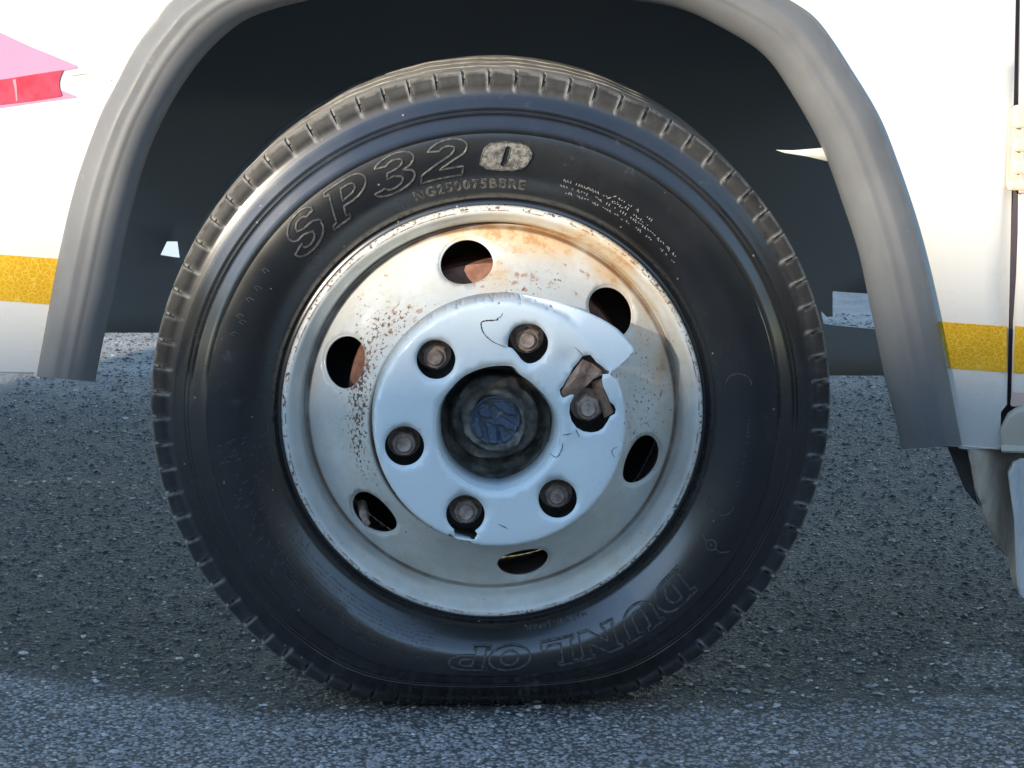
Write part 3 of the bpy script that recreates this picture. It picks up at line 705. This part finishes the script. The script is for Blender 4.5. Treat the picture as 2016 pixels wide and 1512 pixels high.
# nuts with studs
NP = [(445,378),(965,283),(1305,668),(1130,1158),(620,1248),(272,868)]
for k, (cx, cy) in enumerate(NP):
    p = T3(cx, cy, -.060); ao = random.uniform(0, pi/3)
    vs = []; fs = []
    rows = [(.0178,-.0340,0),(.0185,-.0420,0),(.0180,-.0440,0),(.0140,-.0450,1),(.0140,-.0585,1),(.0122,-.0605,0),(.0094,-.0608,0)]
    n = 24
    for (r_, y, hx) in rows:
        for q in range(n):
            w = 2*pi*q/n; rr_ = r_
            if hx: rr_ = r_*cos(pi/6)/cos(((w) % (pi/3))-pi/6)*1.06
            vs.append((p.x+rr_*cos(w+ao), y, p.z+rr_*sin(w+ao)))
    for i in range(len(rows)-1):
        for q in range(n): fs.append((i*n+q, i*n+(q+1) % n, (i+1)*n+(q+1) % n, (i+1)*n+q))
    fs.append(tuple((len(rows)-1)*n+q for q in range(n)))
    nut = sharp(mk('lug_nut', vs, fs, M_nut, wheel), 25)
    vs, fs = revolve([(.0088,-.0600),(.0088,-.0640),(.0075,-.0655),(.0050,-.0650),(.0001,-.0645)], ring(20)); vs = [(a+p.x, b_, c_+p.z) for a, b_, c_ in vs]
    sharp(mk('wheel_stud', vs, fs, M_nut, wheel), 30)
# hub inside the opening
hc = loc(975, 829, -.046); hcx, hcz = hc.x, hc.z
def wob(v, i, a):
    k = .0016*sin(a*3+i)+.001*sin(a*7+i*2); r_ = hypot(v[0], v[2]) or 1
    return (hcx+v[0]*(1+k/r_), v[1]+.0012*sin(a*5+i*1.7), hcz+v[2]*(1+k/r_))
vs, fs = revolve([(.001,-.0385),(.0275,-.0390),(.0290,-.0440),(.0310,-.0470),(.0335,-.0468),(.0350,-.0430),(.0365,-.0330),(.0400,-.0300),(.0455,-.0310),(.0480,-.0280),(.0500,-.0150),(.0550,-.0080),(.0600,-.0100),(.0640,-.0200),(.0665,-.0330),(.0750,-.0335)], ring(120), False, wob)
sharp(mk('hub', vs, fs, M_grease, wheel, label='greasy dark wheel hub'), 80)
v2, f2 = fill(circ(.0272, 60), step=.0008)
SH = [[(490,590),(600,520),(625,600),(645,668),(560,658),(510,640)], [(562,708),(625,722),(690,765),(702,932),(612,922),(590,800)], [(668,738),(722,640),(905,740),(892,806),(780,772),(750,742)],
      [(730,800),(790,800),(862,862),(780,922),(726,892)], [(448,655),(502,655),(532,800),(545,874),(498,862),(448,760)], [(640,498),(765,486),(885,556),(905,642),(800,620),(700,560)]]
shd = []
for P_ in SH:
    L_ = []
    for x_, y_ in P_: p = loc(850+x_/5.4, 700+y_/5.4, -.042); L_.append((p.x-hcx, p.z-hcz))
    shd.append(L_)
vs = []
for p in v2:
    r_ = p.length; y = -.0390
    for k_, L_ in enumerate(shd):
        hit = sum(inpoly(p.x+ox, p.y+oy, L_) for ox in (-.0006, 0, .0006) for oy in (-.0006, 0, .0006))/9
        y -= (.0036+.0006*(k_ % 3))*hit*(1+.15*sin(p.x*300+k_*2))
    if r_ > .0235: y -= .0030*min(1, (r_-.0235)/.0015)
    vs.append((hcx+p.x, y+.0003*sin(p.x*900)*sin(p.y*700), hcz+p.y))
mk('hub_cap', vs, f2, M_hubcap, wheel, label='crumpled blue grey hub cap')

# ---------------------------------------------------------------- lettering moulded on the sidewall
SGN = 1
def onside(R, th, out=0.0):
    return squash((R*cos(th), side_y(R)-out, R*sin(th)))
def ridge(lines, name, w=.0010, h=.0010, mat=None, closed=True, label=None):
    """lines: polylines of (R, theta); each becomes a raised bead on the sidewall"""
    vs = []; fs = []
    for L in lines:
        if len(L) < 2: continue
        cl = closed; n = len(L); b0 = len(vs)
        for i, (R, th) in enumerate(L):
            a = L[(i-1) % n] if cl else L[max(i-1, 0)]; b_ = L[(i+1) % n] if cl else L[min(i+1, n-1)]
            dr, dt = b_[0]-a[0], (b_[1]-a[1])*R; l = hypot(dr, dt) or 1; nr, nt = -dt/l, dr/l
            for s_, hh in ((-1, -.0004), (-.45, h), (.45, h), (1, -.0004)):
                vs.append(onside(R+nr*w*s_, th+nt*w*s_/R, hh))
        for i in range(n if cl else n-1):
            j = (i+1) % n
            for k in range(3): fs.append((b0+i*4+k, b0+j*4+k, b0+j*4+k+1, b0+i*4+k+1))
    return sharp(mk(name, vs, fs, mat or M_letter, wheel, label=label), 50)
def dens(P, closed=True, d=.05):
    out = []; n = len(P)
    for i in range(n if closed else n-1):
        a, b_ = P[i], P[(i+1) % n]; k = max(1, int(hypot(b_[0]-a[0], b_[1]-a[1])/d))
        out += [(lerp(a[0], b_[0], t/k), lerp(a[1], b_[1], t/k)) for t in range(k)]
    if not closed: out.append(P[-1])
    return out
def arcp(cx, cy, rx, ry, a0, a1, n=8): return [(cx+rx*cos(radians(lerp(a0, a1, i/n))), cy+ry*sin(radians(lerp(a0, a1, i/n)))) for i in range(n+1)]
# glyph outlines, unit height, as written (x right, y up), heavy slanted slab style
G = {
 'S': [arcp(.45,.70,.38,.30,35,180,8)+arcp(.45,.70,.38,.28,180,235,3)+[(.42,.46),(.62,.36)]+arcp(.44,.29,.18,.14,20,-200,8)+[(.02,.26)]+arcp(.45,.30,.42,.30,190,375,10)+arcp(.48,.34,.42,.26,20,60,3)+[(.45,.58),(.28,.66)]+arcp(.45,.72,.16,.12,200,20,5)+[(.76,.78)]],
 'P': [[(0,0),(.42,0),(.42,.10),(.34,.12),(.34,.36)]+arcp(.55,.66,.32,.30,-90,90,9)+[(0,.96),(0,.86),(.10,.84),(.10,.12),(0,.10)], [(.34,.50)]+arcp(.50,.66,.14,.14,-90,90,6)+[(.34,.80)]],
 '3': [arcp(.42,.72,.40,.28,160,-30,10)+[(.62,.52)]+arcp(.44,.28,.44,.28,35,-165,11)+[(.22,.22)]+arcp(.43,.28,.20,.15,200,400,8)+[(.44,.44),(.30,.44),(.30,.58),(.46,.60)]+arcp(.43,.72,.17,.13,-40,160,7)],
 '2': [arcp(.42,.70,.38,.30,165,-25,10)+[(.36,.24),(.84,.24),(.86,.0),(0,0),(0,.20),(.50,.56)]+arcp(.42,.70,.15,.13,-20,165,7)],
 'D': [[(0,0),(.52,0)]+arcp(.52,.48,.42,.48,-90,90,12)+[(0,.96),(0,.84),(.10,.82),(.10,.14),(0,.12)], [(.36,.18),(.46,.18)]+arcp(.46,.48,.20,.30,-90,90,8)+[(.36,.78)]],
 'U': [[(0,.96),(.44,.96),(.44,.86),(.36,.84),(.36,.34)]+arcp(.52,.34,.16,.16,180,360,6)+[(.68,.84),(.60,.86),(.60,.96),(1.0,.96),(1.0,.86),(.93,.84),(.93,.36)]+arcp(.51,.36,.42,.36,0,-180,10)+[(.09,.84),(0,.86)]],
 'N': [[(0,0),(.36,0),(.36,.12),(.30,.13),(.30,.56),(.76,0),(1.02,0),(1.02,.84),(1.10,.86),(1.10,.96),(.74,.96),(.74,.86),(.80,.84),(.80,.42),(.36,.96),(0,.96),(0,.86),(.08,.84),(.08,.13),(0,.12)]],
 'L': [[(0,0),(.86,0),(.86,.36),(.74,.36),(.68,.18),(.36,.18),(.36,.84),(.46,.86),(.46,.96),(0,.96),(0,.86),(.10,.84),(.10,.14),(0,.12)]],
 'O': [arcp(.50,.48,.50,.50,0,352,26), arcp(.50,.48,.22,.28,0,345,14)],
}
def glyph(ch, th, R0, hgt, wid, slant=.0, w=.0011, h=.0011):
    """glyph centred at angle th, baseline radius R0, top outward, reading clockwise"""
    LL = []
    for P in G[ch]:
        xm = .5; Q = []
        for (x, y) in dens(P):
            X_ = (x-xm+slant*(y-.5))*wid; R = R0+y*hgt; Q.append((R, th - X_/(R0+hgt*.5)))
        LL.append(Q)
    ridge(LL, 'raised_letter', w, h)
def ang(px, py): p = loc(px, py, -.01); return atan2(p.z, p.x)
for ch, px, py in (('S',604,452),('P',688,385),('3',782,340),('2',884,312)): glyph(ch, ang(px, py), (.2740), .040, .057 if ch != 'S' else .054, .30, .0013, .0019)
for ch, px, py, w_ in (('D',1326,1172,.044),('U',1263,1222,.042),('N',1180,1262,.040),('L',1093,1290,.042),('O',1002,1300,.042),('P',920,1302,.044)):
    glyph(ch, ang(px, py), .2715, .036, w_*1.13, .12, .0014, .0027)
# the last zero: a scuffed raised badge with a slot
th0 = ang(995, 305); LB = []
for (x, y) in dens([(-.66,.22),(-.60,.50),(-.52,.72),(-.38,.86),(-.05,.92),(.34,.90),(.56,.82),(.66,.66),(.66,.50),(.58,.28),(.46,.12),(.20,.03),(-.20,.02),(-.48,.07)], d=.08): LB.append((x, y))
slot = [(-.02,.74),(.05,.80),(.13,.74),(.04,.22),(-.03,.14),(-.13,.20)]
v2, f2 = fill(LB, [slot], step=.05)
pp = [(.2765+p.y*.034, th0-p.x*.034*1.25/.293) for p in v2]
solid(mk('raised_badge', [onside(R, t, .0014) for R, t in pp], f2, M_badge, wheel, label='scuffed pale zero badge'), .002)
ridge([[(.2765+y*.034, th0-x*.034*1.25/.293) for x, y in LB], [(.2765+y*.034, th0-x*.034*1.25/.293) for x, y in dens(slot, d=.08)]], 'badge_edge', .0009, .0030, M_letter)
# small moulded text from the built-in outline font
def text_lines(s, th_c, R0, hgt, name='moulded_text', wx=1.0, w=.00055, h=.0008, slant=0, mat=None):
    cu = bpy.data.curves.new('t', 'FONT'); cu.body = s; cu.size = 1; cu.fill_mode = 'NONE'; cu.resolution_u = 2; cu.align_x = 'CENTER'; cu.space_character = 1.25
    o = bpy.data.objects.new('t', cu); SC.collection.objects.link(o); dg = bpy.context.evaluated_depsgraph_get(); me = o.evaluated_get(dg).to_mesh()
    nv = len(me.vertices); V = [(v.co.x, v.co.y) for v in me.vertices]; adj = {i: [] for i in range(nv)}
    for e in me.edges: a, b_ = e.vertices; adj[a].append(b_); adj[b_].append(a)
    seen = set(); loops = []
    for i in range(nv):
        if i in seen: continue
        L = [i]; seen.add(i); cur = i
        while True:
            nx = [k for k in adj[cur] if k not in seen]
            if not nx: break
            cur = nx[0]; seen.add(cur); L.append(cur)
        if len(L) > 2: loops.append([(R0+V[k][1]*hgt/.72, th_c-(V[k][0]+slant*V[k][1])*hgt/.72*wx/(R0+hgt/2)) for k in L])
    bpy.data.objects.remove(o); bpy.data.curves.remove(cu)
    ridge(loops, name, w, h, mat)
text_lines('NG250075BBRE', ang(925, 378), .2570, .0110, w=.0008, h=.0014, mat=M_badge)
text_lines('MADE IN JAPAN', ang(1095, 1226), .2515, .0060, w=.0005, h=.0006)
# small dense moulding marks too worn to read: short raised strokes in rows
def marks(th0, th1, R0, R1, rows, seed, fill_=.8, sz=.0016, name='worn_moulded_marks', gap=0, mat=None, h=.0009):
    rd_ = random.Random(seed); LL = []
    for k in range(rows):
        R = lerp(R0, R1, k/max(1, rows-1)); t = th0
        while (t < th1):
            if rd_.random() < fill_:
                l = sz*rd_.uniform(.4, 1.1); q = rd_.choice([0, 1, 2])
                if q == 0: LL.append([(R-l*.6, t), (R+l*.6, t+rd_.uniform(-.1, .2)*l/R)])
                elif q == 1: LL.append([(R+rd_.choice([-1, 0, 1])*l*.5, t-l*.5/R), (R+rd_.choice([-1, 0, 1])*l*.5, t+l*.5/R)])
                else: LL.append([(R-l*.6, t-l*.4/R), (R+l*.6, t+l*.4/R), (R-l*.3, t+l*.6/R)])
            t += sz*1.25/R*(1 if rd_.random() > .12 else 2.2)
    o = ridge(LL, name, .00042, h, mat, closed=False); o['kind'] = 'stuff'
marks(ang(1262,372), ang(1112,345), .2765, .2765, 1, 1, .8, .0026, mat=M_glint, h=.0013); marks(ang(1340,505), ang(1105,365), .2700, .2700, 1, 2, .9, .0026, mat=M_glint, h=.0013)
marks(ang(1335,512), ang(1105,375), .2640, .2640, 1, 3, .8, .0024, mat=M_glint, h=.0013); marks(ang(1290,425), ang(1215,372), .2745, .2810, 2, 4, .75, .0024, mat=M_glint, h=.0013)
marks(radians(214), radians(256), .2600, .2950, 9, 5, .95, .0019)
marks(ang(655,475), ang(760,410), .2600, .2600, 1, 8, .6, .0024)
rd_ = random.Random(5); LL = []
for _ in range(150):      # short slanted moulding ribs, lower left
    t = radians(rd_.uniform(184, 216)); R = rd_.uniform(.2560, .3050)
    if rd_.random() < .45 + .55*(math.degrees(t)-184)/32: l = rd_.uniform(.0012, .0034); LL.append([(R-l, t-.3*l/R), (R+l, t+.6*l/R)])
for t_, R_ in ((146,.300),(150,.297),(153,.299),(157,.301),(158,.296),(161,.300),(167,.301),(172,.301)):
    t = radians(t_); LL.append([(R_-.004, t-.006), (R_+.001, t-.008), (R_+.004, t+.003), (R_-.001, t+.007)])
ridge(LL, 'worn_moulded_marks', .0005, .0009, closed=False)['kind'] = 'stuff'
# size panel outline on the right and the wear symbol below it
def arcRT(Rc, tc, rr_, a0, a1, n=14): return [(Rc+rr_*cos(radians(lerp(a0, a1, i/n))), tc+rr_*sin(radians(lerp(a0, a1, i/n)))/Rc) for i in range(n+1)]
for A_ in (arcRT(.2755, ang(1455,760), .0135, 0, 180), arcRT(.2755, ang(1420,990), .0145, 180, 360)): ridge([A_], 'moulded_outline', .0007, .0011, closed=False)
ts = ang(1409, 1078)
ridge([arcRT(.2870, ts, .0060, 0, 345, 18)], 'wear_symbol', .0009, .0012)
ridge([[(.2870-.013, ts+.02), (.2870-.009, ts+.006), (.2870-.006, ts+.004)], [(.2870+.006, ts-.006), (.2870+.014, ts-.006), (.2870+.022, ts+.012)], [(.2850, ts+.003), (.2890, ts-.003)]], 'wear_symbol', .0009, .0012, closed=False)
marks(ang(1430,950), ang(1480,810), .2850, .2850, 1, 9, .8, .0030, h=.0006)
